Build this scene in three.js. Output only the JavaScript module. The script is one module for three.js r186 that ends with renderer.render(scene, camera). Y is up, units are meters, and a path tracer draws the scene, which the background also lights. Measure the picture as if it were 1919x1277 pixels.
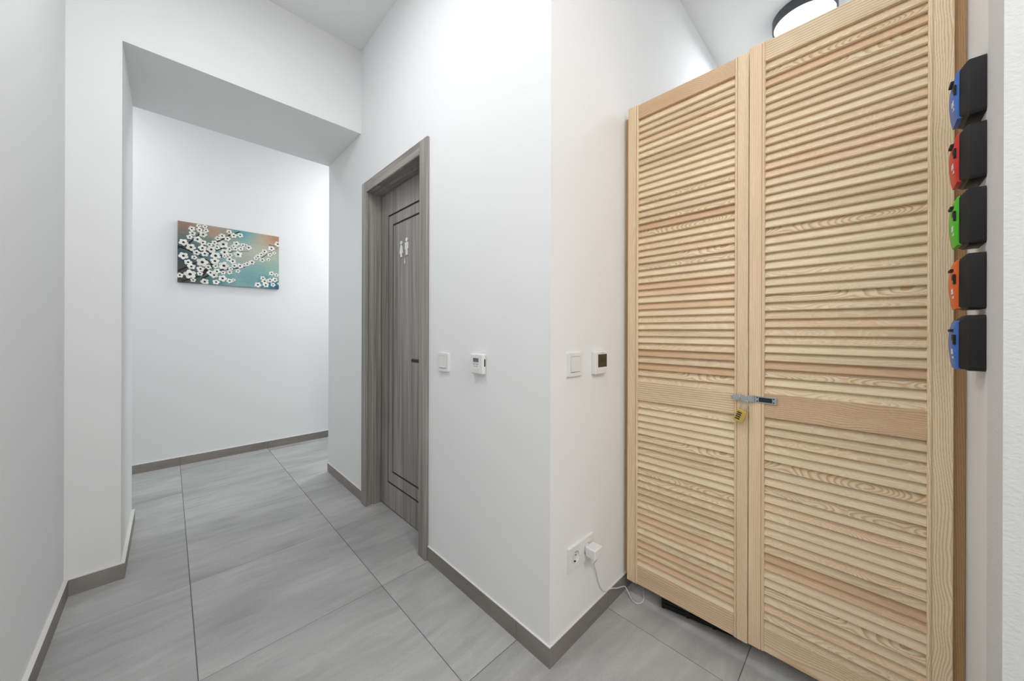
import * as THREE from 'three';
import { RoundedBoxGeometry } from 'three/addons/geometries/RoundedBoxGeometry.js';
import { mergeGeometries, toCreasedNormals } from 'three/addons/utils/BufferGeometryUtils.js';
import { RectAreaLightUniformsLib } from 'three/addons/lights/RectAreaLightUniformsLib.js';

// ---------------------------------------------------------------- camera, exposure, light constants
const scene = new THREE.Scene();
scene.background = new THREE.Color(0x000000);
const renderer = new THREE.WebGLRenderer({ antialias: true });
renderer.toneMapping = THREE.LinearToneMapping;
renderer.toneMappingExposure = 1.25;
renderer.shadowMap.enabled = true;
RectAreaLightUniformsLib.init();
const FOCAL = 655.4;                                         // in pixels of the 1919 x 1277 frame
const camera = new THREE.PerspectiveCamera(2 * Math.atan(638.5 / FOCAL) * 180 / Math.PI, 1919 / 1277, 0.05, 30);
camera.position.set(0, 1.122, 0);
camera.rotation.set(0, -0.7761, 0.003, 'YXZ');
camera.setViewOffset(1919, 1277, 0, 17.8, 1919, 1277);
const COOL = new THREE.Color().setRGB(0.94, 0.975, 1.0), NEUTRAL = new THREE.Color().setRGB(1.0, 0.97, 0.945);
const LAMP_POWER = { corridor: 39, entry: 21.5, store: 34, hall: 92 };   // radiance of each lamp face

// ---------------------------------------------------------------- plan (metres)
const HC = 2.975;              // ceiling
const XD = 0.909;              // face of the wall with the grey door
const ZA = -0.743;             // face of the wall with the thermostat
const XL = -0.312;             // face of the left wall
const ZP = -2.362;             // face of the pier and the header
const ZB = -3.012;             // back of the pier and the header
const XP = -0.152;             // inner face of the pier
const ZF = -4.0;               // face of the far wall
const HS = 2.429;              // underside of the header
const XW = 1.4;                // front of the louvre doors
const ZR = 0.172;              // face of the wall with the key boxes
const XR = 1.084;              // its outer corner
const XBACK = 3.3, ZBACK = 2.6, XFARL = -1.2;

// ---------------------------------------------------------------- helpers
let seed = 12345;
const rnd = () => { seed = (seed * 1664525 + 1013904223) >>> 0; return seed / 4294967296; };
const taken = new Map();
function numbered(name) {
  const n = taken.get(name) || 0; taken.set(name, n + 1);
  return n ? name + '_' + String(n).padStart(3, '0') : name;
}
function mesh(name, geo, mat, parent = scene) {
  const m = new THREE.Mesh(geo, mat);
  m.name = parent === scene ? numbered(name) : name;
  m.castShadow = m.receiveShadow = true;
  parent.add(m);
  return m;
}
function thing(name, label, category, pos = [0, 0, 0], group) {
  const g = new THREE.Group(); g.name = numbered(name); g.position.set(...pos); scene.add(g);
  g.userData = { label, category }; if (group) g.userData.group = group;
  return g;
}
function struct(o, label) { o.userData = { kind: 'structure', label, category: o.name.split('_')[0] }; return o; }
function structGroup(name, label) { const g = new THREE.Group(); g.name = name; scene.add(g); return struct(g, label); }
// box between two corners, uv in metres
function metreUV(geo) {
  const p = geo.attributes.position, n = geo.attributes.normal, uv = new Float32Array(p.count * 2);
  for (let i = 0; i < p.count; i++) {
    const ax = Math.abs(n.getX(i)), ay = Math.abs(n.getY(i)), az = Math.abs(n.getZ(i));
    const [u, v] = ax >= ay && ax >= az ? [p.getZ(i), p.getY(i)] : ay >= az ? [p.getX(i), p.getZ(i)] : [p.getX(i), p.getY(i)];
    uv[2 * i] = u; uv[2 * i + 1] = v;
  }
  geo.setAttribute('uv', new THREE.BufferAttribute(uv, 2));
  return geo;
}
function box(x0, x1, y0, y1, z0, z1) {
  const g = new THREE.BoxGeometry(x1 - x0, y1 - y0, z1 - z0);
  g.translate((x0 + x1) / 2, (y0 + y1) / 2, (z0 + z1) / 2);
  return metreUV(g);
}
function rbox(w, h, d, r, x = 0, y = 0, z = 0, s = 2) { const g = new RoundedBoxGeometry(w, h, d, s, r); g.translate(x, y, z); return g; }
function merge(list) { return mergeGeometries(list.map((g) => { const q = g.index ? g.toNonIndexed() : g; for (const k of Object.keys(q.attributes)) if (!['position', 'normal', 'uv'].includes(k)) q.deleteAttribute(k); return q; })); }
function shapeOf(pts) { const s = new THREE.Shape(); pts.forEach(([a, b], i) => (i ? s.lineTo(a, b) : s.moveTo(a, b))); s.closePath(); return s; }
// a plate drawn in (z, y) and given thickness along x: front face at x0, going to x1
function plateX(outer, holes, x0, x1, bevel = 0) {
  const s = shapeOf(outer.map(([z, y]) => [-z, y]));
  for (const h of holes) s.holes.push(new THREE.Path(h.map(([z, y]) => new THREE.Vector2(-z, y))));
  const g = new THREE.ExtrudeGeometry(s, { depth: x1 - x0 - 2 * bevel, bevelEnabled: bevel > 0, bevelSize: bevel, bevelThickness: bevel, bevelOffset: -bevel, bevelSegments: 1, curveSegments: 10 });
  g.rotateY(Math.PI / 2); g.translate(x0 + bevel, 0, 0);
  return g;
}
function rect(a0, a1, b0, b1) { return [[a0, b0], [a1, b0], [a1, b1], [a0, b1]]; }
// wood uv: u runs along the board, v stays inside one strip of the atlas
function woodUV(geo, axis, { len, wid, strips, strip, off = 0, flip = false }) {
  const p = geo.attributes.position, n = geo.attributes.normal, uv = new Float32Array(p.count * 2);
  const A = ['x', 'y', 'z'].indexOf(axis), others = [0, 1, 2].filter((k) => k !== A);
  geo.computeBoundingBox();
  const lo = geo.boundingBox.min.toArray();
  for (let i = 0; i < p.count; i++) {
    const P = [p.getX(i), p.getY(i), p.getZ(i)], N = [n.getX(i), n.getY(i), n.getZ(i)].map(Math.abs);
    const c = N[others[0]] > N[others[1]] ? others[1] : others[0];
    let along = P[A] - lo[A], cross = P[c] - lo[c];
    if (N[A] > 0.9) { along = P[others[0]] - lo[others[0]]; cross = P[others[1]] - lo[others[1]]; }
    const t = Math.min(0.97, 0.03 + cross / wid * 0.94);
    uv[2 * i] = (along / len) * (flip ? -1 : 1) + off;
    uv[2 * i + 1] = (strip + t) / strips;
  }
  geo.setAttribute('uv', new THREE.BufferAttribute(uv, 2));
  return geo;
}

// ---------------------------------------------------------------- noise and textures
const PERM = new Uint8Array(512);
{ const a = [...Array(256).keys()]; for (let i = 255; i > 0; i--) { const j = Math.floor(rnd() * (i + 1)); [a[i], a[j]] = [a[j], a[i]]; } for (let i = 0; i < 512; i++) PERM[i] = a[i & 255]; }
function vnoise(x, y, wx = 256, wy = 256) {
  const xi = Math.floor(x), yi = Math.floor(y), fx = x - xi, fy = y - yi;
  const sx = fx * fx * (3 - 2 * fx), sy = fy * fy * (3 - 2 * fy);
  const x0 = ((xi % wx) + wx) % wx, x1 = (x0 + 1) % wx, y0 = ((yi % wy) + wy) % wy, y1 = (y0 + 1) % wy;
  const h = (a, b) => PERM[PERM[a & 255] + (b & 255)] / 255;
  const a = h(x0, y0), b = h(x1, y0), c = h(x0, y1), d = h(x1, y1);
  return a + (b - a) * sx + (c - a) * sy + (a - b - c + d) * sx * sy;
}
function fbm(x, y, oct, wx = 256, wy = 256) { let s = 0, a = 0.5, t = 0; for (let o = 0; o < oct; o++) { s += a * vnoise(x + o * 17.3, y + o * 9.1, wx, wy); t += a; a *= 0.5; x *= 2; y *= 2; wx = Math.min(256, wx * 2); wy = Math.min(256, wy * 2); } return s / t; }
const clamp01 = (v) => Math.min(1, Math.max(0, v));
const sstep = (a, b, v) => { const t = clamp01((v - a) / (b - a)); return t * t * (3 - 2 * t); };
const mix3 = (a, b, t) => [a[0] + (b[0] - a[0]) * t, a[1] + (b[1] - a[1]) * t, a[2] + (b[2] - a[2]) * t];
function dataTex(w, h, fn, srgb = true) {
  const d = new Uint8Array(w * h * 4);
  for (let y = 0; y < h; y++) for (let x = 0; x < w; x++) {
    const c = fn(x, y), i = 4 * (y * w + x);
    d[i] = clamp01(c[0] / 255) * 255; d[i + 1] = clamp01(c[1] / 255) * 255; d[i + 2] = clamp01(c[2] / 255) * 255; d[i + 3] = 255;
  }
  const t = new THREE.DataTexture(d, w, h, THREE.RGBAFormat);
  t.wrapS = t.wrapT = THREE.RepeatWrapping; t.magFilter = THREE.LinearFilter; t.minFilter = THREE.LinearMipmapLinearFilter; t.generateMipmaps = true;
  if (srgb) t.colorSpace = THREE.SRGBColorSpace;
  t.needsUpdate = true;
  return t;
}
// pine: each strip is a cut through its own set of distorted growth rings
function pineAtlas(W, strips, SH, len, wid, straight, flats, pinks) {
  const P = [];
  for (let s = 0; s < strips; s++) {
    const kind = rnd();
    P.push({
      flat: flats ? !!flats[s] : kind > straight, v0: wid * (-0.4 + 1.8 * rnd()), b0: 0.004 + 0.03 * rnd(), slope: (rnd() - 0.5) * 0.09, sp: 0.0022 + 0.0022 * rnd(), lean: (rnd() - 0.5) * 0.035,
      amp: 0.36 + 0.36 * rnd(), pink: pinks ? (rnd(), pinks[s]) : rnd() < 0.22 ? 0.4 + 0.45 * rnd() : 0.15 * rnd(), light: -13 + 20 * rnd(), sd: 40 * rnd(),
      knot: rnd() < 0.16 ? [len * (0.15 + 0.7 * rnd()), wid * (0.2 + 0.6 * rnd()), 0.003 + 0.003 * rnd()] : null,
    });
  }
  const early = [249, 231, 198], late = [204, 155, 102], rose = [219, 172, 137], brown = [112, 66, 34];
  return dataTex(W, strips * SH, (x, y) => {
    const s = Math.floor(y / SH), p = P[s], u = (x / W) * len, v = ((y % SH) / SH) * wid;
    const env = Math.sin((Math.PI * x) / W);                       // strips meet end to end
    let w1 = (fbm(u * 9 + p.sd, v * 30 + p.sd, 3) - 0.5) * 0.012 * (0.3 + env), w2 = (fbm(u * 5 + 7 + p.sd, v * 6 + p.sd, 3) - 0.5) * 0.05 * (0.3 + env);
    let kd = 9, k = 0;
    if (p.knot) { const du = (u - p.knot[0]) * 0.55, dv = v - p.knot[1]; kd = Math.hypot(du, dv) / p.knot[2]; k = Math.exp(-kd * kd / 14); w1 += k * 0.006 * Math.sign(dv || 1); w2 += k * 0.02; }
    const a = v - p.v0 + w1 + p.lean * u, b = p.b0 + p.slope * u * env + w2;
    const r = p.flat ? Math.hypot(a, b) : Math.abs(v + wid + w1 * 0.16 + p.lean * u + 0.0016 * Math.sin(u * 7 + p.sd) * env);
    const ph = r / p.sp + 0.6 * fbm(u * 2 + p.sd, v * 40, 2), fr = ph - Math.floor(ph);
    const lw = sstep(0.35, 0.9, fr) * (1 - sstep(0.92, 1, fr));
    let c = mix3(early, rose, p.pink * (0.5 + 0.6 * fbm(u * 3 + p.sd, v * 20, 2)));
    c = mix3(c, late, lw * p.amp);
    const fine = (vnoise(u * 300 + p.sd, v * 5000) - 0.5) * 9 + (fbm(u * 6, v * 60 + p.sd, 2) - 0.5) * 14 + p.light;
    c = [c[0] + fine, c[1] + fine, c[2] + fine];
    if (p.knot) c = mix3(c, brown, clamp01(1.35 - kd) * 0.85 + k * 0.12);
    return c;
  });
}
const SLAT = { len: 0.36, wid: 0.095, strips: 24 }, BOARD = { len: 2.1, wid: 0.1, strips: 8 };
const slatTex = pineAtlas(1024, 24, 64, SLAT.len, 0.095, 0.5);
const boardTex = pineAtlas(2048, 8, 128, BOARD.len, 0.1, 0.5, [0, 0, 1, 0, 1, 0, 1, 1], [0.1, 0.2, 0.25, 0.05, 0.55, 0.3, 0.05, 0.2]);

// stone-look tile, 4 x 4 cells of 0.6 m
const tileTex = dataTex(2048, 2048, (x, y) => {
  const u = x / 2048 * 2.4, v = y / 2048 * 2.4;
  const warp = fbm(u * 5, v * 5, 3, 12, 12) - 0.5;
  const cloud = fbm(u * 2.5 + warp * 0.5, v * 5 + warp * 0.5, 5, 6, 12) - 0.5;
  const streak = fbm(u * 5 + warp * 0.5, v * 40 + warp * 2.5, 4, 12, 96) - 0.5;
  const vein = 1 - Math.abs(fbm(u * 5 + 3 + warp, v * 20 + warp * 2, 4, 12, 48) - 0.5) * 2;
  const grain = vnoise(x * 0.55, y * 0.55) - 0.5;
  const g = 173 + cloud * 44 + streak * 22 + sstep(0.93, 1, vein) * 4 + grain * 9;
  return [g, g - 0.5, g - 1.5];
});
const tileRough = dataTex(512, 512, (x, y) => { const u = x / 512 * 2.4, v = y / 512 * 2.4; const g = 120 + 70 * (fbm(u * 5, v * 15, 4, 12, 36) - 0.5); return [g, g, g]; }, false);
for (const t of [tileTex, tileRough]) t.repeat.set(1 / 2.4, 1 / 2.4);
const paintBump = dataTex(512, 512, (x, y) => { const g = 255 * fbm(x / 512 * 64, y / 512 * 64, 3, 64, 64); return [g, g, g]; }, false);
paintBump.repeat.set(2, 2);
const plasterBump = dataTex(512, 512, (x, y) => { const g = 255 * fbm(x / 512 * 40, y / 512 * 56, 4, 40, 56); return [g, g, g]; }, false);
plasterBump.repeat.set(4, 4);
// grey veneer, grain along y
const veneerTex = dataTex(1024, 1024, (x, y) => {
  const u = x / 1024 * 0.8, v = y / 1024 * 2.1;
  const wob = (fbm(u * 5, v * 2, 3) - 0.5) * 0.02;
  const s1 = fbm((u + wob) * 60, v * 1.4, 4) - 0.5, s2 = vnoise((u + wob) * 330, v * 5) - 0.5, s3 = fbm(u * 10 + wob * 40, v * 0.9 + 5, 3) - 0.5;
  const g = 147 + s1 * 60 + s2 * 26 + s3 * 34;
  return [g + 3, g - 2, g - 8];
});
veneerTex.repeat.set(1 / 0.8, 1 / 2.1);
const canvasWeave = dataTex(256, 256, (x, y) => { const g = 128 + 60 * Math.sin(x * Math.PI / 4) * Math.sin(y * Math.PI / 4); return [g, g, g]; }, false);
canvasWeave.repeat.set(20, 14);

const std = (o) => new THREE.MeshStandardMaterial(o);
const lin = (r, g, b) => new THREE.Color().setRGB(r, g, b);
const M = {
  paint: std({ color: lin(0.905, 0.905, 0.905), roughness: 0.85, bumpMap: paintBump, bumpScale: 0.0002 }),
  ceiling: std({ color: lin(0.91, 0.91, 0.91), roughness: 0.9 }),
  plaster: std({ color: lin(0.76, 0.765, 0.765), roughness: 0.9, bumpMap: plasterBump, bumpScale: 0.0006 }),
  tile: std({ map: tileTex, roughnessMap: tileRough, roughness: 0.95 }),
  plinth: std({ color: lin(0.66, 0.61, 0.56), map: tileTex, roughness: 0.55 }),
  grout: std({ color: 0x5f5f60, roughness: 0.95 }),
  caulk: std({ color: 0xe6e4e0, roughness: 0.6 }),
  slat: std({ map: slatTex, roughness: 0.42 }),
  board: std({ map: boardTex, roughness: 0.45 }),
  post: std({ map: boardTex, color: lin(0.72, 0.58, 0.42), roughness: 0.5 }),
  veneer: std({ map: veneerTex, roughness: 0.55 }),
  black: std({ color: 0x0b0b0b, roughness: 0.6 }),
  blackMetal: std({ color: 0x0d0d0d, roughness: 0.35, metalness: 0.3 }),
  white: std({ color: 0xeeeeec, roughness: 0.35 }),
  whiteSatin: std({ color: 0xe9e9e7, roughness: 0.45 }),
  lightGrey: std({ color: 0xb9babb, roughness: 0.5 }),
  lcd: std({ color: 0x3d3a26, roughness: 0.2 }),
  lcdGrey: std({ color: 0x6f7375, roughness: 0.25 }),
  ink: std({ color: 0x24231c, roughness: 0.5 }),
  zinc: std({ color: 0xbcc4ca, roughness: 0.32, metalness: 0.8 }),
  zincDark: std({ color: 0x3c4247, roughness: 0.45, metalness: 0.8 }),
  brass: std({ color: 0xdcbf66, roughness: 0.35, metalness: 0.6 }),
  lampRim: std({ color: 0x50545a, roughness: 0.5 }),
  diffuser: std({ color: 0xffffff, roughness: 0.5, emissive: 0xffffff, emissiveIntensity: 1.6 }),
  keyBody: std({ color: 0x0f0f11, roughness: 0.5 }),
  cable: std({ color: 0xe4e2de, roughness: 0.45 }),
  crate: std({ color: 0x0c0c0d, roughness: 0.4 }),
  chest: std({ color: 0x8d8f92, roughness: 0.6 }),
};

// ---------------------------------------------------------------- ceiling lamps (each with its own light)
function lamp(label, x, z, power, color = COOL) {
  const g = thing('ceiling_lamp', label, 'lamp', [x, HC, z], 'round ceiling lamps');
  const R = 0.148, Hh = 0.055;
  const rim = new THREE.LatheGeometry([[0, 0], [R - 0.004, 0], [R, -0.003], [R, -Hh + 0.004], [R - 0.003, -Hh], [R - 0.008, -Hh], [R - 0.008, -0.01], [0, -0.01]].map(([a, b]) => new THREE.Vector2(a, b)), 64);
  mesh('rim', toCreasedNormals(rim, 0.6), M.lampRim, g);
  const disc = new THREE.LatheGeometry([[0, -Hh - 0.001], [R * 0.6, -Hh - 0.0005], [R - 0.012, -Hh + 0.001], [R - 0.0085, -Hh + 0.004], [R - 0.0085, -0.011], [0, -0.011]].map(([a, b]) => new THREE.Vector2(a, b)), 64);
  mesh('diffuser', toCreasedNormals(disc, 0.6), M.diffuser, g).userData.label = 'glowing white diffuser disc';
  const l = new THREE.RectAreaLight(color, power, 0.25, 0.25);
  l.position.set(0, -Hh - 0.006, 0); l.rotation.x = -Math.PI / 2; g.add(l);
  return g;
}
lamp('round white ceiling lamp with dark rim above the louvre doors', 2.62, -0.265, LAMP_POWER.store);
lamp('unseen round ceiling lamp by the outer wall corner, added half of a split corridor lamp', 0.32, -0.2, LAMP_POWER.corridor * 0.55);  // corridor lamp split in two; this half added to even the wall brightness
lamp('unseen round ceiling lamp between grey door and pier, half of a split corridor lamp', 0.06, -1.28, LAMP_POWER.corridor);  // other half of the split lamp, set deeper to lift header and pier
lamp('round ceiling lamp in the far hallway right of the opening', 2.0, -3.5, LAMP_POWER.hall);
lamp('added unseen round ceiling lamp in the far hallway left of the opening', -0.72, -3.5, LAMP_POWER.hall * 0.3);  // added behind the pier, out of view, to even the far wall
{ // fill panel behind the camera, added out of view to soften and warm the light
  const g = thing('fill_panel', 'added square fill panel over the entry end, unseen, softens and warms the light', 'lamp', [0.38, HC, 1.45]);
  mesh('frame', plateDown(0.62, 0.62, 0.012, 0.58), M.whiteSatin, g);
  mesh('diffuser', box(-0.295, 0.295, -0.009, -0.001, -0.295, 0.295), M.diffuser, g).userData.label = 'glowing white diffuser of the added fill panel';
  const l = new THREE.RectAreaLight(NEUTRAL, LAMP_POWER.entry, 0.57, 0.57); l.position.set(0, -0.016, 0); l.rotation.x = -Math.PI / 2; g.add(l);
}
function plateDown(w, h, d, hole) { const q = plate(w, h, d, hole, hole); q.rotateX(Math.PI / 2); return q; }

// ---------------------------------------------------------------- floor
const GX = 0.07, GZ = -1.495, T = 0.602;
{
  const floor = structGroup('floor', 'grey stone look tiled floor with thin dark joints');
  mesh('grout_bed', box(-1.35, 3.45, -0.06, -0.0015, -4.15, 2.75), M.grout, floor);
  const variants = [];
  const half = T / 2 - 0.0011, c = 0.0012;
  for (let k = 0; k < 16; k++) {
    const pos = [], nor = [], uv = [], cu = (k % 4) * 0.6 + 0.3, cv = Math.floor(k / 4) * 0.6 + 0.3;
    const quad = (a, b, d, e, n) => { for (const q of [a, b, d, a, d, e]) { pos.push(...q); nor.push(...n); uv.push(cu + q[0] * 0.99, cv + q[2] * 0.99); } };
    const i = half - c;
    quad([-i, 0, i], [i, 0, i], [i, 0, -i], [-i, 0, -i], [0, 1, 0]);
    const R = [[-1, 1], [1, 1], [1, -1], [-1, -1]];
    for (let s = 0; s < 4; s++) {
      const [ax, az] = R[s], [bx, bz] = R[(s + 1) % 4], mx = (ax + bx) / 2, mz = (az + bz) / 2;
      quad([ax * half, -c, az * half], [bx * half, -c, bz * half], [bx * i, 0, bz * i], [ax * i, 0, az * i], [mx * 0.707, 0.707, mz * 0.707]);
      quad([ax * half, -0.009, az * half], [bx * half, -0.009, bz * half], [bx * half, -c, bz * half], [ax * half, -c, az * half], [mx, 0, mz]);
    }
    const g = new THREE.BufferGeometry();
    g.setAttribute('position', new THREE.Float32BufferAttribute(pos, 3)); g.setAttribute('normal', new THREE.Float32BufferAttribute(nor, 3)); g.setAttribute('uv', new THREE.Float32BufferAttribute(uv, 2));
    variants.push(g);
  }
  for (let ix = -3; ix <= 5; ix++) for (let iz = -5; iz <= 6; iz++) {
    const x = GX + (ix + 0.5) * T, z = GZ + (iz + 0.5) * T;
    if (x < -1.3 || x > 3.5 || z > 2.8 || z < -4.4) continue;
    if (x < -0.6 && z > -2.9) continue;
    if (x > 1.5 && z > 0.5) continue;
    const t = mesh('tile', variants[(ix * 7 + iz * 5 + 64) % 16], M.tile, floor);
    t.position.set(x, 0, z);
  }
}
// ---------------------------------------------------------------- walls and ceiling
struct(mesh('ceiling', box(-1.35, 3.45, HC, HC + 0.12, -4.15, 2.75), M.ceiling), 'flat white ceiling');
struct(mesh('wall_left', box(XL - 0.12, XL, 0, HC, ZP, 2.72), M.paint), 'white wall on the left of the corridor');
const DZ0 = -2.285, DZ1 = -1.53, DH = 2.055;
struct(mesh('wall_right', plateX([[ZB, 0], [DZ0, 0], [DZ0, DH], [DZ1, DH], [DZ1, 0], [ZA, 0], [ZA, HC], [ZB, HC]], [], XD, XD + 0.12), M.paint), 'white wall with the grey door');
struct(mesh('wall_alcove', box(XD + 0.12, XBACK + 0.12, 0, HC, ZA - 0.12, ZA), M.paint), 'white wall with thermostat and socket beside the louvre doors');
struct(mesh('wall_store_back', box(XBACK, XBACK + 0.12, 0, HC, ZA, ZR), M.paint), 'white wall at the back of the store');
struct(mesh('wall_key', box(XR + 0.12, XBACK + 0.12, 0, HC, ZR, ZR + 0.12), M.paint), 'white wall with the row of key boxes');
struct(mesh('wall_near', box(XR, XR + 0.12, 0, HC, ZR, 2.72), M.plaster), 'white textured wall end beside the key boxes');
struct(mesh('wall_back', box(XL, XR, 0, HC, ZBACK, ZBACK + 0.12), M.paint), 'white wall at the entry end');
struct(mesh('wall_pier', box(XFARL, XP, 0, HC, ZB, ZP), M.paint), 'white pier left of the opening');
struct(mesh('wall_header', box(XP, XD, HS, HC, ZB, ZP), M.paint), 'white header over the opening to the hallway');
struct(mesh('wall_far', box(XFARL - 0.12, XBACK + 0.12, 0, HC, ZF - 0.12, ZF), M.paint), 'white far wall with the blossom canvas');
struct(mesh('wall_hall', box(XD + 0.12, XBACK + 0.12, 0, HC, ZB, ZB + 0.12), M.paint), 'white wall of the far hallway behind the door wall');
struct(mesh('wall_hall_left', box(XFARL - 0.12, XFARL, 0, HC, ZF, ZP), M.paint), 'white end wall of the far hallway');
struct(mesh('wall_hall_right', box(XBACK, XBACK + 0.12, 0, HC, ZF, ZB), M.paint), 'white right end wall of the far hallway');

// ---------------------------------------------------------------- tiled baseboards, one mesh per piece
const BH = 0.068;
function baseAlongZ(name, label, xw, dir, z0, z1, th) {           // wall face at xw, board stands out by th in direction dir
  const g = structGroup(name, label);
  let cuts = [z0]; for (let k = -5; k < 7; k++) { const c = GZ + k * T; if (c > z0 + 0.03 && c < z1 - 0.03) cuts.push(c); } cuts.push(z1);
  for (let i = 0; i + 1 < cuts.length; i++) {
    const p = box(Math.min(xw, xw + dir * th), Math.max(xw, xw + dir * th), 0, BH, cuts[i] + (i ? 0.0009 : 0), cuts[i + 1] - (i + 2 < cuts.length ? 0.0009 : 0));
    mesh('plinth_tile', p, M.plinth, g);
  }
  mesh('caulk', box(Math.min(xw, xw + dir * th), Math.max(xw, xw + dir * th), BH, BH + 0.003, z0, z1), M.caulk, g).userData.label = 'white caulk line on top';
}
function baseAlongX(name, label, zw, dir, x0, x1, th) {
  const g = structGroup(name, label);
  let cuts = [x0]; for (let k = -3; k < 7; k++) { const c = GX + k * T; if (c > x0 + 0.03 && c < x1 - 0.03) cuts.push(c); } cuts.push(x1);
  for (let i = 0; i + 1 < cuts.length; i++) {
    const p = box(cuts[i] + (i ? 0.0009 : 0), cuts[i + 1] - (i + 2 < cuts.length ? 0.0009 : 0), 0, BH, Math.min(zw, zw + dir * th), Math.max(zw, zw + dir * th));
    mesh('plinth_tile', p, M.plinth, g);
  }
  mesh('caulk', box(x0, x1, BH, BH + 0.003, Math.min(zw, zw + dir * th), Math.max(zw, zw + dir * th)), M.caulk, g).userData.label = 'white caulk line on top';
}
baseAlongZ('baseboard_left', 'grey tile baseboard along the left wall', XL, 1, ZP + 0.012, ZBACK, 0.013);
baseAlongX('baseboard_pier', 'grey tile baseboard on the front of the pier', ZP, 1, XL, XP + 0.013, 0.012);
baseAlongZ('baseboard_pier_side', 'grey tile baseboard on the inner side of the pier', XP, 1, ZB, ZP, 0.013);
baseAlongX('baseboard_far', 'grey tile baseboard along the far wall', ZF, 1, XFARL, XBACK, 0.01);
baseAlongZ('baseboard_right_far', 'grey tile baseboard on the door wall beyond the grey door', XD, -1, ZB, -2.305, 0.006);
baseAlongZ('baseboard_right', 'grey tile baseboard on the door wall up to the outer corner', XD, -1, -1.504, ZA, 0.006);
baseAlongX('baseboard_alcove', 'grey tile baseboard under the thermostat wall', ZA, 1, XD - 0.006, 1.62, 0.006);

// ---------------------------------------------------------------- grey veneered door with casing
{
  const g = structGroup('door_1', 'grey wood veneer door with dark inlaid lines and grey casing');
  const zc = -1.9075;
  // casing: two uprights and a head, eased edges
  const cas = (z0, z1, y0, y1) => { const q = plateX(rect(z0, z1, y0, y1), [], 0.893, 0.9105, 0.003); return metreUV(q); };
  mesh('casing', cas(-1.577, -1.505, 0, 2.072), M.veneer, g);
  mesh('casing', cas(-2.305, -2.236, 0, 2.072), M.veneer, g);
  const head = cas(-2.236, -1.577, 2.003, 2.072); head.attributes.uv.array.forEach((v, i, a) => { if (i % 2 === 0) { const t = a[i]; a[i] = a[i + 1]; a[i + 1] = t; } });
  mesh('casing_head', head, M.veneer, g);
  // lining of the reveal, then the stop the leaf closes against
  mesh('jamb', box(0.9105, 1.029, 0, 2.05, -2.284, -2.243), M.veneer, g);
  mesh('jamb', box(0.9105, 1.029, 0, 2.05, -1.572, -1.531), M.veneer, g);
  mesh('jamb_head', box(0.9105, 1.029, 2.01, 2.05, -2.243, -1.572), M.veneer, g);
  mesh('stop', box(0.948, 0.992, 0, 2.0, -2.243, -2.233), M.veneer, g);
  mesh('stop', box(0.948, 0.992, 0, 2.0, -1.582, -1.572), M.veneer, g);
  mesh('stop_head', box(0.948, 0.992, 2.0, 2.01, -2.243, -1.572), M.veneer, g);
  // leaf: dark core with three veneered fields that leave the inlaid lines between them
  const leaf = new THREE.Group(); leaf.name = 'leaf'; g.add(leaf);
  const y0 = 0.008, y1 = 2.006;
  mesh('core', box(0.999, 1.033, y0, y1, zc - 0.335, zc + 0.335), M.black, leaf).userData.label = 'black inlaid lines';
  const R = (hw, a, b) => rect(zc - hw, zc + hw, a, b);
  mesh('field', metreUV(plateX(R(0.335, y0, y1), [R(0.2325, 0.158, 1.853)], 0.995, 0.9995)), M.veneer, leaf);
  mesh('field', metreUV(plateX(R(0.2205, 0.170, 1.841), [R(0.17, 0.236, 1.784)], 0.995, 0.9995)), M.veneer, leaf);
  mesh('field', metreUV(plateX(R(0.158, 0.248, 1.772), [], 0.995, 0.9995)), M.veneer, leaf);
  // lever handle
  const h = new THREE.Group(); h.name = 'handle'; h.userData.label = 'black lever handle'; g.add(h);
  const ros = new THREE.CylinderGeometry(0.026, 0.026, 0.009, 32); ros.rotateZ(Math.PI / 2); ros.translate(0.9905, 0.958, -1.617);
  mesh('rosette', ros, M.blackMetal, h);
  const stem = new THREE.CylinderGeometry(0.009, 0.009, 0.045, 20); stem.rotateZ(Math.PI / 2); stem.translate(0.968, 0.958, -1.617);
  mesh('stem', stem, M.blackMetal, h);
  mesh('lever', rbox(0.013, 0.018, 0.13, 0.005, 0.945, 0.96, -1.674, 3), M.blackMetal, h);
}
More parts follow.
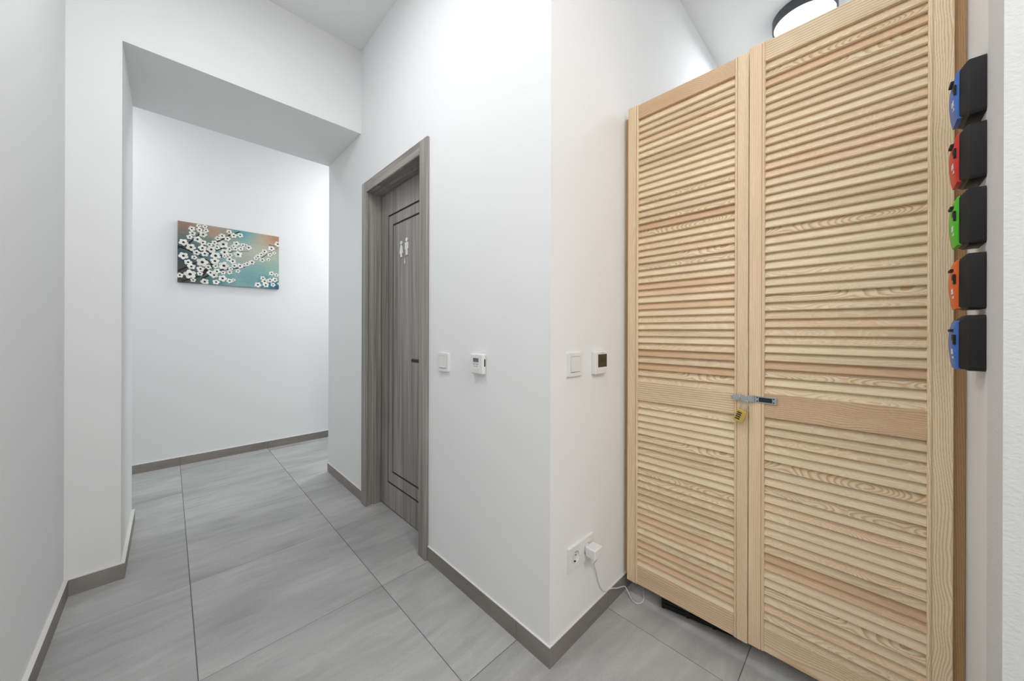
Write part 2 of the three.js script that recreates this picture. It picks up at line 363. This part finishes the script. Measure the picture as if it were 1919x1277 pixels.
// white relief figures on the door
{
  const person = (skirt) => {
    const s = new THREE.Shape();
    if (skirt) { s.moveTo(-0.007, 0.07); s.lineTo(0.007, 0.07); s.lineTo(0.019, 0.022); s.lineTo(0.008, 0.022); s.lineTo(0.008, 0); s.lineTo(-0.008, 0); s.lineTo(-0.008, 0.022); s.lineTo(-0.019, 0.022); }
    else { s.moveTo(-0.016, 0.07); s.lineTo(0.016, 0.07); s.lineTo(0.016, 0.034); s.lineTo(0.009, 0.034); s.lineTo(0.009, 0); s.lineTo(0.0015, 0); s.lineTo(0.0015, 0.03); s.lineTo(-0.0015, 0.03); s.lineTo(-0.0015, 0); s.lineTo(-0.009, 0); s.lineTo(-0.009, 0.034); s.lineTo(-0.016, 0.034); }
    s.closePath();
    const body = new THREE.ExtrudeGeometry(s, { depth: 0.004, bevelEnabled: true, bevelSize: 0.001, bevelThickness: 0.001, bevelSegments: 1 });
    const hs = new THREE.Shape(); hs.absarc(0, 0.085, 0.0105, 0, Math.PI * 2);
    const head = new THREE.ExtrudeGeometry(hs, { depth: 0.004, bevelEnabled: true, bevelSize: 0.001, bevelThickness: 0.001, bevelSegments: 1, curveSegments: 16 });
    const q = (x) => { x.rotateY(-Math.PI / 2); return x; };
    return [q(body), q(head)];
  };
  const sign = (name, label, skirt, z, y, k) => {
    const t = thing(name, label, 'sign', [0.9938, y, z]); t.scale.setScalar(k);
    const [b, h] = person(skirt); mesh('body', b, M.white, t); mesh('head', h, M.white, t);
  };
  sign('figure_sign', 'white relief figure in a skirt on the grey door', true, -1.957, 1.562, 1.0);
  sign('figure_sign', 'white relief figure without skirt on the grey door', false, -1.89, 1.565, 1.06);
  sign('small_sign', 'tiny white relief figure below the pair on the grey door', true, -1.918, 1.517, 0.33);
}

// ---------------------------------------------------------------- canvas picture on the far wall
{
  const S = 2, cv = document.createElement('canvas'); cv.width = 700 * S; cv.height = 500 * S;
  const c = cv.getContext('2d'); c.scale(S, S);
  c.fillStyle = '#9fbdb6'; c.fillRect(0, 0, 700, 500);
  const blot = (x, y, r, col, a) => { const g = c.createRadialGradient(x, y, 0, x, y, r); g.addColorStop(0, `rgba(${col},${a})`); g.addColorStop(1, `rgba(${col},0)`); c.fillStyle = g; c.fillRect(0, 0, 700, 500); };
  const P = [[60, 40, 190, '150,105,88', 0.95], [210, 60, 190, '188,150,125', 0.95], [330, 30, 120, '160,140,120', 0.7], [430, 30, 130, '84,160,172', 0.95], [500, 70, 110, '120,178,178', 0.6], [610, 50, 150, '205,155,120', 0.95], [690, 40, 110, '190,130,100', 0.8], [520, 170, 190, '206,200,180', 0.85], [640, 230, 150, '196,196,172', 0.7], [420, 240, 130, '196,182,170', 0.6], [430, 360, 160, '160,182,186', 0.8], [480, 440, 190, '108,164,168', 0.8], [580, 330, 130, '120,178,172', 0.6], [660, 300, 90, '150,190,170', 0.6], [40, 180, 150, '74,92,92', 0.9], [40, 300, 160, '38,58,74', 0.95], [150, 260, 170, '72,98,108', 0.8], [30, 450, 190, '58,34,36', 0.95], [150, 470, 150, '58,82,78', 0.8], [260, 470, 130, '60,128,126', 0.7], [690, 490, 110, '26,62,98', 0.95], [620, 480, 110, '50,120,150', 0.8], [580, 420, 60, '66,130,160', 0.6], [120, 120, 90, '84,128,124', 0.7], [200, 140, 60, '90,140,140', 0.7]];
  for (const p of P) blot(...p);
  for (let i = 0; i < 900; i++) { const x = rnd() * 700, y = rnd() * 500, l = 8 + rnd() * 30; c.strokeStyle = rnd() < 0.5 ? `rgba(255,250,235,${0.03 + 0.07 * rnd()})` : `rgba(30,50,60,${0.03 + 0.06 * rnd()})`; c.lineWidth = 1 + rnd() * 4; c.beginPath(); c.moveTo(x, y); c.quadraticCurveTo(x + l / 2, y + (rnd() - 0.5) * 14, x + l, y + (rnd() - 0.5) * 14); c.stroke(); }
  c.lineCap = 'round'; c.lineJoin = 'round';
  const branches = [[3, 224, 61, 187, 123, 105, 167, 25], [3, 207, 49, 224, 128, 262, 199, 307, 221, 366], [156, 428, 199, 350, 252, 275, 320, 221, 355, 196, 468, 176], [199, 154, 279, 109, 335, 55, 400, 16], [221, 218, 284, 177, 355, 165], [156, 453, 252, 374, 355, 348, 435, 324], [558, 225, 603, 183, 665, 129, 700, 93], [617, 92, 665, 98], [562, 490, 617, 457, 665, 388], [9, 407, 100, 338, 178, 292], [32, 488, 134, 437, 210, 324], [128, 128, 178, 206, 221, 280], [100, 217, 210, 238, 315, 247]];
  branches.forEach((b, i) => { for (let k = 0; k + 3 < b.length; k += 2) { c.strokeStyle = i > 5 && i < 9 ? '#4a4434' : '#1c1a1c'; c.lineWidth = Math.max(2.5, (i > 5 && i < 9 ? 6 : 13) - k * 1.3); c.beginPath(); c.moveTo(b[k], b[k + 1]); c.lineTo(b[k + 2], b[k + 3]); c.stroke(); } });
  const flowers = [[131, 19, 20], [169, 18, 21], [88, 51, 26], [135, 52, 26], [176, 49, 23], [92, 89, 27], [75, 122, 24], [158, 86, 31], [123, 132, 33], [157, 153, 29], [38, 172, 35], [83, 205, 37], [154, 200, 33], [117, 243, 30], [169, 245, 31], [199, 164, 24], [231, 142, 26], [252, 101, 24], [281, 74, 27], [317, 91, 27], [289, 145, 41], [328, 30, 25], [360, 56, 28], [405, 45, 27], [210, 202, 36], [247, 178, 26], [238, 251, 42], [297, 212, 35], [330, 180, 25], [378, 124, 30], [359, 151, 23], [371, 168, 25], [425, 129, 25], [410, 164, 25], [466, 144, 29], [444, 132, 22], [390, 217, 37], [335, 231, 25], [331, 268, 30], [297, 244, 21], [38, 282, 37], [103, 286, 24], [66, 330, 30], [153, 318, 46], [234, 297, 36], [86, 363, 32], [142, 376, 31], [191, 354, 26], [293, 329, 43], [353, 282, 30], [365, 320, 27], [239, 339, 24], [78, 427, 46], [139, 415, 24], [17, 442, 27], [205, 400, 29], [247, 382, 29], [229, 417, 33], [289, 389, 22], [333, 380, 25], [285, 439, 36], [242, 475, 29], [169, 479, 33], [333, 456, 27], [97, 473, 22], [360, 446, 18], [405, 316, 29], [390, 363, 23], [435, 302, 20], [456, 292, 25], [490, 273, 29], [340, 349, 20], [687, 74, 32], [637, 123, 32], [584, 159, 28], [559, 190, 24], [534, 213, 26], [520, 232, 21], [567, 242, 27], [625, 185, 24], [614, 231, 21], [659, 163, 19], [534, 471, 31], [572, 408, 26], [585, 434, 30], [594, 466, 30], [626, 422, 29], [638, 355, 25], [665, 412, 29], [650, 460, 24], [677, 366, 23], [695, 446, 15]];
  for (const [x, y, r0] of flowers) {
    const r = r0 * 0.93;
    const a0 = rnd() * 6.28, q = 0.78 + 0.14 * rnd();
    c.fillStyle = 'rgba(24,24,24,0.55)';
    for (let k = 0; k < 5; k++) { const a = a0 + k * 1.2566; c.beginPath(); c.arc(x + Math.cos(a) * r * 0.45 + 2, y + Math.sin(a) * r * 0.45 * q + 2.5, r * 0.42, 0, 6.29); c.fill(); }
    for (let k = 0; k < 5; k++) { const a = a0 + k * 1.2566; c.fillStyle = ['#f6f4ee', '#eceae2', '#fbfaf6', '#e6e6dc'][Math.floor(rnd() * 4)]; c.beginPath(); c.ellipse(x + Math.cos(a) * r * 0.43, y + Math.sin(a) * r * 0.43 * q, r * 0.5, r * 0.4, a, 0, 6.29); c.fill(); }
    c.fillStyle = '#b7b38c'; c.beginPath(); c.arc(x, y, r * 0.27, 0, 6.29); c.fill();
    c.fillStyle = '#1d1a14'; c.beginPath(); c.arc(x, y, r * 0.23, 0, 6.29); c.fill();
  }
  const tex = new THREE.CanvasTexture(cv); tex.colorSpace = THREE.SRGBColorSpace;
  const t = thing('canvas_picture', 'stretched canvas picture of white blossoms on teal and beige', 'picture', [0.403, 1.77, ZF]);
  const w = 0.705, h = 0.505, d = 0.022;
  const face = rbox(w, h, d, 0.002, 0, 0, d / 2 + 0.004, 2);
  { const p = face.attributes.position, uv = face.attributes.uv; for (let i = 0; i < p.count; i++) uv.setXY(i, 0.005 + 0.99 * (p.getX(i) / w + 0.5), 0.005 + 0.99 * (p.getY(i) / h + 0.5)); }
  mesh('canvas', face, std({ map: tex, roughness: 0.75, bumpMap: canvasWeave, bumpScale: 0.0002 }), t);
  for (const s of [-1, 1]) mesh('stretcher_bar', box(s * 0.3 - 0.02, s * 0.3 + 0.02, -h / 2 + 0.01, h / 2 - 0.01, 0, 0.006), M.board, t);
}

// ---------------------------------------------------------------- switches, sensor, thermostat, socket
function faceX(t) { t.rotation.y = -Math.PI / 2; }               // local +z looks towards -x
{
  const sw = thing('light_switch', 'white square rocker light switch on the door wall next to the door casing', 'switch', [XD, 0.978, -1.371]); faceX(sw);
  mesh('frame', plate(0.085, 0.085, 0.0095, 0.056, 0.056), M.white, sw);
  const k = rbox(0.054, 0.054, 0.006, 0.0015, 0, 0, 0.008); k.rotateX(-0.05); mesh('rocker', k, M.whiteSatin, sw);
  const se = thing('control_panel', 'small white wall controller with grey display on the door wall', 'controller', [XD, 0.988, -1.112]); faceX(se);
  mesh('housing', rbox(0.078, 0.082, 0.02, 0.005, 0, 0, 0.0105, 3), M.white, se);
  mesh('display', rbox(0.034, 0.016, 0.002, 0.0008, -0.002, 0.016, 0.0208), M.lcdGrey, se);
  for (let i = 0; i < 3; i++) mesh('button', rbox(0.009, 0.005, 0.002, 0.0008, -0.014 + i * 0.012, 0.000, 0.0208), M.lightGrey, se);
  for (let i = 0; i < 2; i++) mesh('button', rbox(0.009, 0.004, 0.002, 0.0008, -0.008 + i * 0.012, -0.009, 0.0208), M.lightGrey, se);
  mesh('cover_flap', rbox(0.05, 0.02, 0.0015, 0.0006, -0.002, -0.026, 0.0205), M.whiteSatin, se);
  mesh('side_slider', rbox(0.0014, 0.03, 0.006, 0.0005, 0.039, 0.006, 0.008), M.ink, se);
}
function plate(w, h, d, hw, hh) {                                 // eased frame with a window
  const r = 0.004, s = new THREE.Shape();
  s.moveTo(-w / 2 + r, -h / 2); s.lineTo(w / 2 - r, -h / 2); s.quadraticCurveTo(w / 2, -h / 2, w / 2, -h / 2 + r); s.lineTo(w / 2, h / 2 - r); s.quadraticCurveTo(w / 2, h / 2, w / 2 - r, h / 2); s.lineTo(-w / 2 + r, h / 2); s.quadraticCurveTo(-w / 2, h / 2, -w / 2, h / 2 - r); s.lineTo(-w / 2, -h / 2 + r); s.quadraticCurveTo(-w / 2, -h / 2, -w / 2 + r, -h / 2);
  s.holes.push(new THREE.Path([[-hw / 2, -hh / 2], [-hw / 2, hh / 2], [hw / 2, hh / 2], [hw / 2, -hh / 2]].map(([a, b]) => new THREE.Vector2(a, b))));
  return new THREE.ExtrudeGeometry(s, { depth: d - 0.0015, bevelEnabled: true, bevelSize: 0.0012, bevelThickness: 0.0015, bevelOffset: -0.0012, bevelSegments: 2 });
}
{
  const sw = thing('light_switch', 'white square rocker light switch left of the thermostat', 'switch', [1.04, 1.003, ZA]);
  mesh('frame', plate(0.085, 0.085, 0.0095, 0.056, 0.056), M.white, sw);
  const k = rbox(0.054, 0.054, 0.006, 0.0015, 0, 0, 0.008); k.rotateX(-0.05); mesh('rocker', k, M.whiteSatin, sw);
  const th = thing('thermostat', 'white wall thermostat with a dark olive display', 'thermostat', [1.2, 1.0, ZA]);
  mesh('housing', rbox(0.086, 0.086, 0.018, 0.003, 0, 0, 0.009, 3), M.white, th);
  mesh('display', rbox(0.062, 0.05, 0.002, 0.0008, 0.006, 0.008, 0.018), M.lcd, th);
  const dg = [];
  for (let i = 0; i < 3; i++) for (const [x, y, w, h] of [[0, 0.006, 0.005, 0.0012], [0, 0, 0.005, 0.0012], [0, -0.006, 0.005, 0.0012], [0.003, 0.003, 0.0012, 0.005], [0.003, -0.003, 0.0012, 0.005]]) dg.push(rbox(w, h, 0.0006, 0.0002, -0.006 + i * 0.012 + x, 0.016 + y, 0.0192, 1));
  dg.push(rbox(0.05, 0.0016, 0.0006, 0.0002, 0.006, 0.003, 0.0192, 1));
  mesh('digits', merge(dg), M.ink, th);
  mesh('name_plate', rbox(0.02, 0.0025, 0.0006, 0.0002, 0.006, 0.0378, 0.0181, 1), M.lightGrey, th);
  for (let i = 0; i < 4; i++) mesh('button', rbox(0.008, 0.004, 0.0016, 0.0008, -0.014 + i * 0.013, -0.028, 0.0182), M.whiteSatin, th);
  // two-gang socket
  const so = thing('wall_socket', 'white double wall socket above the baseboard with a charger in one outlet', 'socket', [1.082, 0.31, ZA]);
  { const r = new THREE.Shape(); const W2 = 0.0785, H2 = 0.0425; r.moveTo(-W2, -H2); r.lineTo(W2, -H2); r.lineTo(W2, H2); r.lineTo(-W2, H2); r.closePath();
    for (const s of [-1, 1]) { const h = new THREE.Path(); h.absarc(s * 0.0355, 0, 0.0205, 0, Math.PI * 2, true); r.holes.push(h); }
    mesh('frame', new THREE.ExtrudeGeometry(r, { depth: 0.008, bevelEnabled: true, bevelSize: 0.0012, bevelThickness: 0.0015, bevelOffset: -0.0012, bevelSegments: 2, curveSegments: 24 }), M.white, so); }
  for (const s of [-1, 1]) {
    const w = new THREE.LatheGeometry([[0, 0.0005], [0.0195, 0.0005], [0.0202, 0.009]].map(([a, b]) => new THREE.Vector2(a, b)), 32); w.rotateX(Math.PI / 2); w.translate(s * 0.0355, 0, 0);
    const o = mesh('outlet_well', w, M.whiteSatin, so);
    for (const d of [-1, 1]) { const pin = new THREE.CylinderGeometry(0.0026, 0.0026, 0.001, 14); pin.rotateX(Math.PI / 2); pin.translate(s * 0.0355 + d * 0.0095, 0, 0.0012); mesh('pin_hole', pin, M.ink, o); }
    for (const d of [-1, 1]) mesh('earth_clip', rbox(0.006, 0.0035, 0.006, 0.0006, s * 0.0355, d * 0.0172, 0.0045), M.zincDark, o);
  }
  // charger and its cable
  const ch = thing('phone_charger', 'white plug-in charger in the double wall socket', 'charger', [1.1185, 0.31, ZA]);
  mesh('plug_base', (() => { const q = new THREE.CylinderGeometry(0.019, 0.019, 0.012, 32); q.rotateX(Math.PI / 2); q.translate(0, 0, 0.0085); return q; })(), M.whiteSatin, ch);
  mesh('body', rbox(0.05, 0.036, 0.042, 0.005, 0.004, 0, 0.0345, 3), M.white, ch);
  mesh('cable_port', rbox(0.012, 0.004, 0.008, 0.001, 0.012, -0.0195, 0.045), M.whiteSatin, ch);
  const pts = [[1.13, 0.288, -0.698], [1.135, 0.272, -0.705], [1.155, 0.235, -0.728], [1.185, 0.19, -0.737], [1.2, 0.15, -0.739], [1.222, 0.105, -0.739], [1.25, 0.08, -0.738], [1.285, 0.075, -0.732], [1.33, 0.056, -0.728], [1.372, 0.04, -0.728], [1.39, 0.034, -0.724], [1.396, 0.018, -0.716], [1.393, 0.0065, -0.706], [1.376, 0.004, -0.684], [1.374, 0.004, -0.665], [1.392, 0.004, -0.652], [1.418, 0.004, -0.655], [1.455, 0.004, -0.674], [1.5, 0.004, -0.69], [1.57, 0.004, -0.68]].map((p) => new THREE.Vector3(...p));
  const cb = mesh('charging_cable', new THREE.TubeGeometry(new THREE.CatmullRomCurve3(pts, false, 'centripetal'), 160, 0.0019, 8), M.cable);
  cb.userData = { label: 'thin white charging cable looping from the charger under the louvre door', category: 'cable' };
}

// ---------------------------------------------------------------- louvre doors
const PITCH = 0.0277, SLAT_LEN = 0.354;
const slatVariants = [];
{
  const w = 0.037, t = 0.007, tilt = 0.44;                       // tilt from the vertical, lower edge forward
  const prof = [];
  for (const [cx, cy, a0] of [[t / 2 - 0.0013, w / 2 - 0.0013, 0], [-(t / 2 - 0.0013), w / 2 - 0.0013, 90], [-(t / 2 - 0.0013), -(w / 2 - 0.0013), 180], [t / 2 - 0.0013, -(w / 2 - 0.0013), 270]])
    for (const k of [0, 45, 90]) { const a = (a0 + k) * Math.PI / 180; prof.push([cx + 0.0013 * Math.cos(a), cy + 0.0013 * Math.sin(a)]); }
  for (let k = 0; k < 24; k++) {
    const g0 = new THREE.ExtrudeGeometry(shapeOf(prof), { depth: SLAT_LEN, bevelEnabled: false });   // profile in x-y, length along z
    g0.translate(0, 0, -SLAT_LEN / 2);
    const g = toCreasedNormals(g0, 0.9);
    // unroll around the section so the face and lip carry one continuous cut
    const p = g.attributes.position, uv = new Float32Array(p.count * 2), off = rnd(), fl = rnd() < 0.5 ? -1 : 1;
    for (let i = 0; i < p.count; i++) {
      const x = p.getX(i), y = p.getY(i); let c = x <= 0 ? y + w / 2 + t : w + t - (y + w / 2) + w * 0.1;
      c = Math.min(0.092, Math.max(0.003, x <= 0 ? c + (x + t / 2) * (y > 0 ? 1 : -1) : 0.05 + (w - (y + w / 2)) * 0.9));
      uv[2 * i] = fl * (p.getZ(i) / SLAT.len) + off; uv[2 * i + 1] = (k + c / 0.095) / 24;
    }
    g.setAttribute('uv', new THREE.BufferAttribute(uv, 2));
    g.rotateZ(-tilt);                                           // top edge back (+x), lower edge to the front
    slatVariants.push(g);
  }
}
function louvreDoor(label, z0, z1, y0, y1, rails, stL, stR, strips) {
  const D = 0.024;
  const t = thing('louvre_door', label, 'door', [XW, y0, z0], 'louvre doors');
  const Wd = z1 - z0, Hd = y1 - y0;
  // stile with a grooved bead along the slats; s = +1: bead towards +z
  const stile = (w, s, strip, off) => {
    const q = [[0, 0.0015], [0.0015, 0], [w - 0.010, 0], [w - 0.0095, 0.003], [w - 0.0075, 0.003], [w - 0.007, 0.0005], [w - 0.0035, 0.0003], [w - 0.001, 0.002], [w, 0.004], [w, D], [0, D]];
    const sh = shapeOf(q.map(([a, b]) => [b, -a]));              // x = depth, shape y -> world -z after the turn below
    const g = new THREE.ExtrudeGeometry(sh, { depth: Hd, bevelEnabled: false }); g.rotateX(-Math.PI / 2);
    if (s < 0) { g.scale(1, 1, -1); const a = g.attributes; for (const at of [a.position, a.normal, a.uv]) { const n = at.itemSize, ar = at.array; for (let i = 0; i < at.count; i += 3) for (let k = 0; k < n; k++) { const tmp = ar[(i + 1) * n + k]; ar[(i + 1) * n + k] = ar[(i + 2) * n + k]; ar[(i + 2) * n + k] = tmp; } } g.computeVertexNormals(); }
    return woodUV(g, 'y', { ...BOARD, strip, off, wid: 0.11, len: 2.7 });
  };
  mesh('stile', stile(stL, 1, strips[0], 0.13), M.board, t);
  const r = mesh('stile', stile(stR, -1, strips[1], 0.61), M.board, t); r.position.z = Wd;
  const za = stL, zb = Wd - stR;
  rails.forEach(([a, b], i) => {
    const q = new THREE.ExtrudeGeometry(shapeOf([[0.003, a + 0.001], [0.004, a], [D - 0.002, a], [D - 0.002, b], [0.004, b], [0.003, b - 0.001]]), { depth: zb - za, bevelEnabled: false });
    q.translate(0, 0, za);
    mesh('rail', woodUV(q, 'z', { ...BOARD, strip: strips[2 + i], off: 0.23 * i + 0.05, wid: 0.19, len: 3.2 }), M.board, t);
  });
  const fields = [[rails[0][1], rails[1][0]], [rails[1][1], rails[2][0]]];
  for (const [a, b] of fields) {
    const n = Math.round((b - a) / PITCH), pt = (b - a) / n;
    for (let i = 0; i < n; i++) {
      const s = mesh('slat', slatVariants[Math.floor(rnd() * 24)], M.slat, t);
      s.position.set(0.0135 + (rnd() - 0.5) * 0.0008, a + (i + 0.5) * pt, (za + zb) / 2);
      s.scale.z = (zb - za + 0.002) / SLAT_LEN;
    }
  }
  return t;
}
louvreDoor('pine louvre door next to the thermostat wall', -0.721, -0.285, 0.064, 2.071, [[0, 0.08], [0.771, 0.849], [1.949, 2.007]], 0.045, 0.041, [0, 1, 2, 3, 4]);
louvreDoor('pine louvre door next to the coloured key boxes', -0.283, 0.15, 0.068, 2.08, [[0, 0.08], [0.772, 0.852], [1.947, 2.012]], 0.044, 0.043, [5, 6, 7, 4, 3]);
// posts the doors hang on
{
  const a = mesh('door_post', woodUV(box(1.4255, 1.47, 0.074, 2.045, ZA + 0.0005, -0.7), 'y', { ...BOARD, strip: 1, off: 0.4 }), M.post);
  a.userData = { label: 'brown wooden post between thermostat wall and louvre door', category: 'post', group: 'wooden posts of the louvre doors' };
  const b = mesh('door_post', woodUV(box(1.4255, 1.47, 0, 2.12, 0.125, ZR - 0.0005), 'y', { ...BOARD, strip: 1, off: 0.85 }), M.post);
  b.geometry.computeBoundingBox();
  b.userData = { label: 'brown wooden post behind the row of key boxes', category: 'post', group: 'wooden posts of the louvre doors' };
}
// hasp and padlock
{
  const h = thing('hasp', 'galvanised swing hasp bridging the two louvre doors', 'hasp', [XW, 0.897, -0.28]);
  const th = 0.002;
  const X = (pts, d, x, mat, name, par = h) => mesh(name, plateX(pts, [], x - d, x, 0.0004), mat, par);
  X([[0.012, -0.011], [0.074, -0.011], [0.074, 0.011], [0.012, 0.011]], 0.0022, -0.0002, M.zinc, 'fixed_leaf');
  X([[0.026, -0.0075], [0.062, -0.0075], [0.062, 0.0075], [0.026, 0.0075]], 0.001, -0.0024, M.zincDark, 'stamped_panel');
  for (const [z, y] of [[0.022, 0.006], [0.022, -0.006], [0.066, 0.006], [0.066, -0.006]]) { const s = new THREE.CylinderGeometry(0.0022, 0.0022, 0.0014, 12); s.rotateZ(Math.PI / 2); s.translate(-0.003, y, z); mesh('screw', s, M.zincDark, h); }
  const pin = new THREE.CylinderGeometry(0.0035, 0.0035, 0.023, 14); pin.translate(-0.005, 0, 0.011); mesh('hinge_pin', pin, M.zinc, h);
  X([[-0.052, 0.0], [-0.043, 0.009], [-0.02, 0.0105], [-0.013, 0.007], [-0.009, 0.006], [-0.004, 0.0105], [0.009, 0.0105], [0.009, -0.0105], [-0.004, -0.0105], [-0.009, -0.006], [-0.013, -0.007], [-0.02, -0.0105], [-0.043, -0.009]], 0.002, -0.0062, M.zinc, 'swing_arm');
  X([[-0.056, 0.0], [-0.046, -0.008], [-0.016, -0.009], [-0.016, 0.009], [-0.046, 0.008]], 0.0018, -0.0002, M.zinc, 'staple_plate');
  const st = new THREE.TorusGeometry(0.0085, 0.0024, 10, 24, Math.PI); st.rotateZ(Math.PI / 2); st.translate(-0.0022, 0, -0.027); const sg = mesh('staple', st, M.zinc, h); 
  const p = thing('padlock', 'small brass combination padlock hanging from the hasp', 'padlock', [XW - 0.0165, 0.837, -0.304]);
  p.rotation.x = 0.33;
  mesh('body', rbox(0.013, 0.043, 0.03, 0.0022, 0, 0, 0, 3), M.brass, p);
  const sh = new THREE.CatmullRomCurve3([[0, 0.018, -0.009], [0, 0.042, -0.009], [0, 0.052, -0.006], [0, 0.0555, 0], [0, 0.052, 0.006], [0, 0.042, 0.009], [0, 0.018, 0.009]].map((q) => new THREE.Vector3(...q)));
  mesh('shackle', new THREE.TubeGeometry(sh, 32, 0.0018, 10), M.zinc, p);
  for (let i = 0; i < 4; i++) { const d = new THREE.CylinderGeometry(0.0052, 0.0052, 0.0034, 16); d.translate(-0.0032, 0.011 - i * 0.0072, -0.005); const q = mesh('number_dial', d, M.ink, p); q.userData.label = 'dark number dial'; }
  for (let i = 0; i < 4; i++) mesh('dial_slot', rbox(0.0012, 0.0042, 0.014, 0.0004, -0.0066, 0.011 - i * 0.0072, -0.004), M.black, p);
}

// ---------------------------------------------------------------- key boxes
const COVER = { blue: std({ color: 0x3d6fc0, roughness: 0.4 }), red: std({ color: 0xd5281f, roughness: 0.4 }), green: std({ color: 0x4fbf14, roughness: 0.4 }), orange: std({ color: 0xe8640f, roughness: 0.4 }) };
function keyBox(color, label, yTop) {
  const W = 0.088, Hh = 0.119, t = thing('key_box', label, 'key box', [1.254, yTop - Hh, ZR], 'key boxes on the wall');
  // body: stacked outlines from the wall (z = 0) to the front, each inset a little
  const ring = (ix, it, ib, z) => { const r = 0.007, o = []; const x = W / 2 - ix, y0 = ib, y1 = Hh - it; for (const [cx, cy, a] of [[x - r, y1 - r, 0], [-x + r, y1 - r, 90], [-x + r, y0 + r, 180], [x - r, y0 + r, 270]]) for (const k of [0, 30, 60, 90]) { const q = (a + k) * Math.PI / 180; o.push([cx + r * Math.cos(q), cy + r * Math.sin(q), z]); } return o; };
  const rings = [ring(0, 0, 0, -0.0003), ring(0, 0, 0, -0.0225), ring(0.002, 0.002, 0.002, -0.0255), ring(0.0125, 0.012, 0.003, -0.0345)];
  const pos = [], n = rings[0].length;
  for (let k = 0; k + 1 < rings.length; k++) for (let i = 0; i < n; i++) { const j = (i + 1) % n, a = rings[k][i], b = rings[k][j], c = rings[k + 1][j], d = rings[k + 1][i]; pos.push(...a, ...c, ...b, ...a, ...d, ...c); }
  for (const [k, s] of [[0, 1], [3, -1]]) for (let i = 1; i + 1 < n; i++) { const [a, b, c] = [rings[k][0], rings[k][i], rings[k][i + 1]]; pos.push(...a, ...(s > 0 ? b : c), ...(s > 0 ? c : b)); }
  const g = new THREE.BufferGeometry(); g.setAttribute('position', new THREE.Float32BufferAttribute(pos, 3)); g.computeVertexNormals();
  mesh('body', toCreasedNormals(g, 0.55), M.keyBody, t);
  // curved coloured cover across the front
  const s = new THREE.Shape(); s.moveTo(0.0315, 0.003); s.lineTo(0.0365, 0.003); s.quadraticCurveTo(0.0425, 0.04, 0.0415, 0.068); s.quadraticCurveTo(0.0405, 0.094, 0.0355, 0.1065); s.lineTo(0.033, 0.1065); s.quadraticCurveTo(0.0355, 0.05, 0.0315, 0.003);
  const cv = new THREE.ExtrudeGeometry(s, { depth: 0.058, bevelEnabled: true, bevelSize: 0.0012, bevelThickness: 0.0015, bevelSegments: 2, curveSegments: 14 }); cv.rotateY(Math.PI / 2); cv.translate(-0.029, 0, 0);
  mesh('cover', toCreasedNormals(cv, 0.5), COVER[color], t).userData.label = color + ' plastic cover';
  mesh('thumb_tab', rbox(0.03, 0.006, 0.008, 0.0015, -0.012, 0.086, -0.0425), M.black, t);
  mesh('window_slot', rbox(0.02, 0.022, 0.004, 0.001, -0.0225, 0.066, -0.0408), M.black, t);
  const marks = []; for (const [x, y, w, h] of [[-0.026, 0.04, 0.003, 0.012], [-0.02, 0.042, 0.006, 0.0025], [-0.02, 0.035, 0.006, 0.0025], [-0.012, 0.04, 0.003, 0.012], [-0.025, 0.027, 0.0025, 0.006], [-0.016, 0.027, 0.009, 0.002]]) marks.push(rbox(w, h, 0.0014, 0.0005, x, y, -0.0424 + (0.04 - y) * 0.07, 1));
  mesh('white_mark', merge(marks), M.white, t);
}
keyBox('blue', 'black key box with blue cover, topmost of the wall row above the red one', 1.704);
keyBox('red', 'black key box with red cover', 1.566);
keyBox('green', 'black key box with green cover', 1.429);
keyBox('orange', 'black key box with orange cover', 1.291);
keyBox('blue', 'black key box with blue cover, lowest of the wall row below the orange one', 1.159);

// ---------------------------------------------------------------- behind the louvre doors: crate seen under them, chest added for its shade
{
  const c = thing('folding_crate', 'black slatted plastic crate lying low under the louvre door', 'crate', [1.43, 0, -0.585]); c.rotation.y = 0.2;
  mesh('base_plate', box(0, 0.09, 0.004, 0.012, 0, 0.28), M.crate, c);
  for (const [a, b, d, e] of [[0, 0.006, 0, 0.28], [0.084, 0.09, 0, 0.28], [0.006, 0.084, 0, 0.006], [0.006, 0.084, 0.274, 0.28]]) for (let k = 0; k < 4; k++) mesh('slat', box(a, b, 0.012 + k * 0.014, 0.021 + k * 0.014, d, e), M.crate, c);
  for (const [x, z] of [[0.001, 0.001], [0.001, 0.269], [0.079, 0.001], [0.079, 0.269], [0.001, 0.09], [0.001, 0.18]]) mesh('corner_post', box(x, x + 0.01, 0, 0.064, z, z + 0.01), M.crate, c);
  const s = thing('shade_chest', 'added unseen low grey chest shading the floor behind the louvre doors', 'chest', [1.64, 0, -0.69]);  // added, never in view; its shade ends the lamp strip on the floor
  mesh('body', rbox(0.45, 0.4, 0.82, 0.006, 0.225, 0.2, 0.41), M.chest, s); mesh('lid', rbox(0.46, 0.03, 0.83, 0.005, 0.225, 0.417, 0.41), M.chest, s);
}

renderer.render(scene, camera);
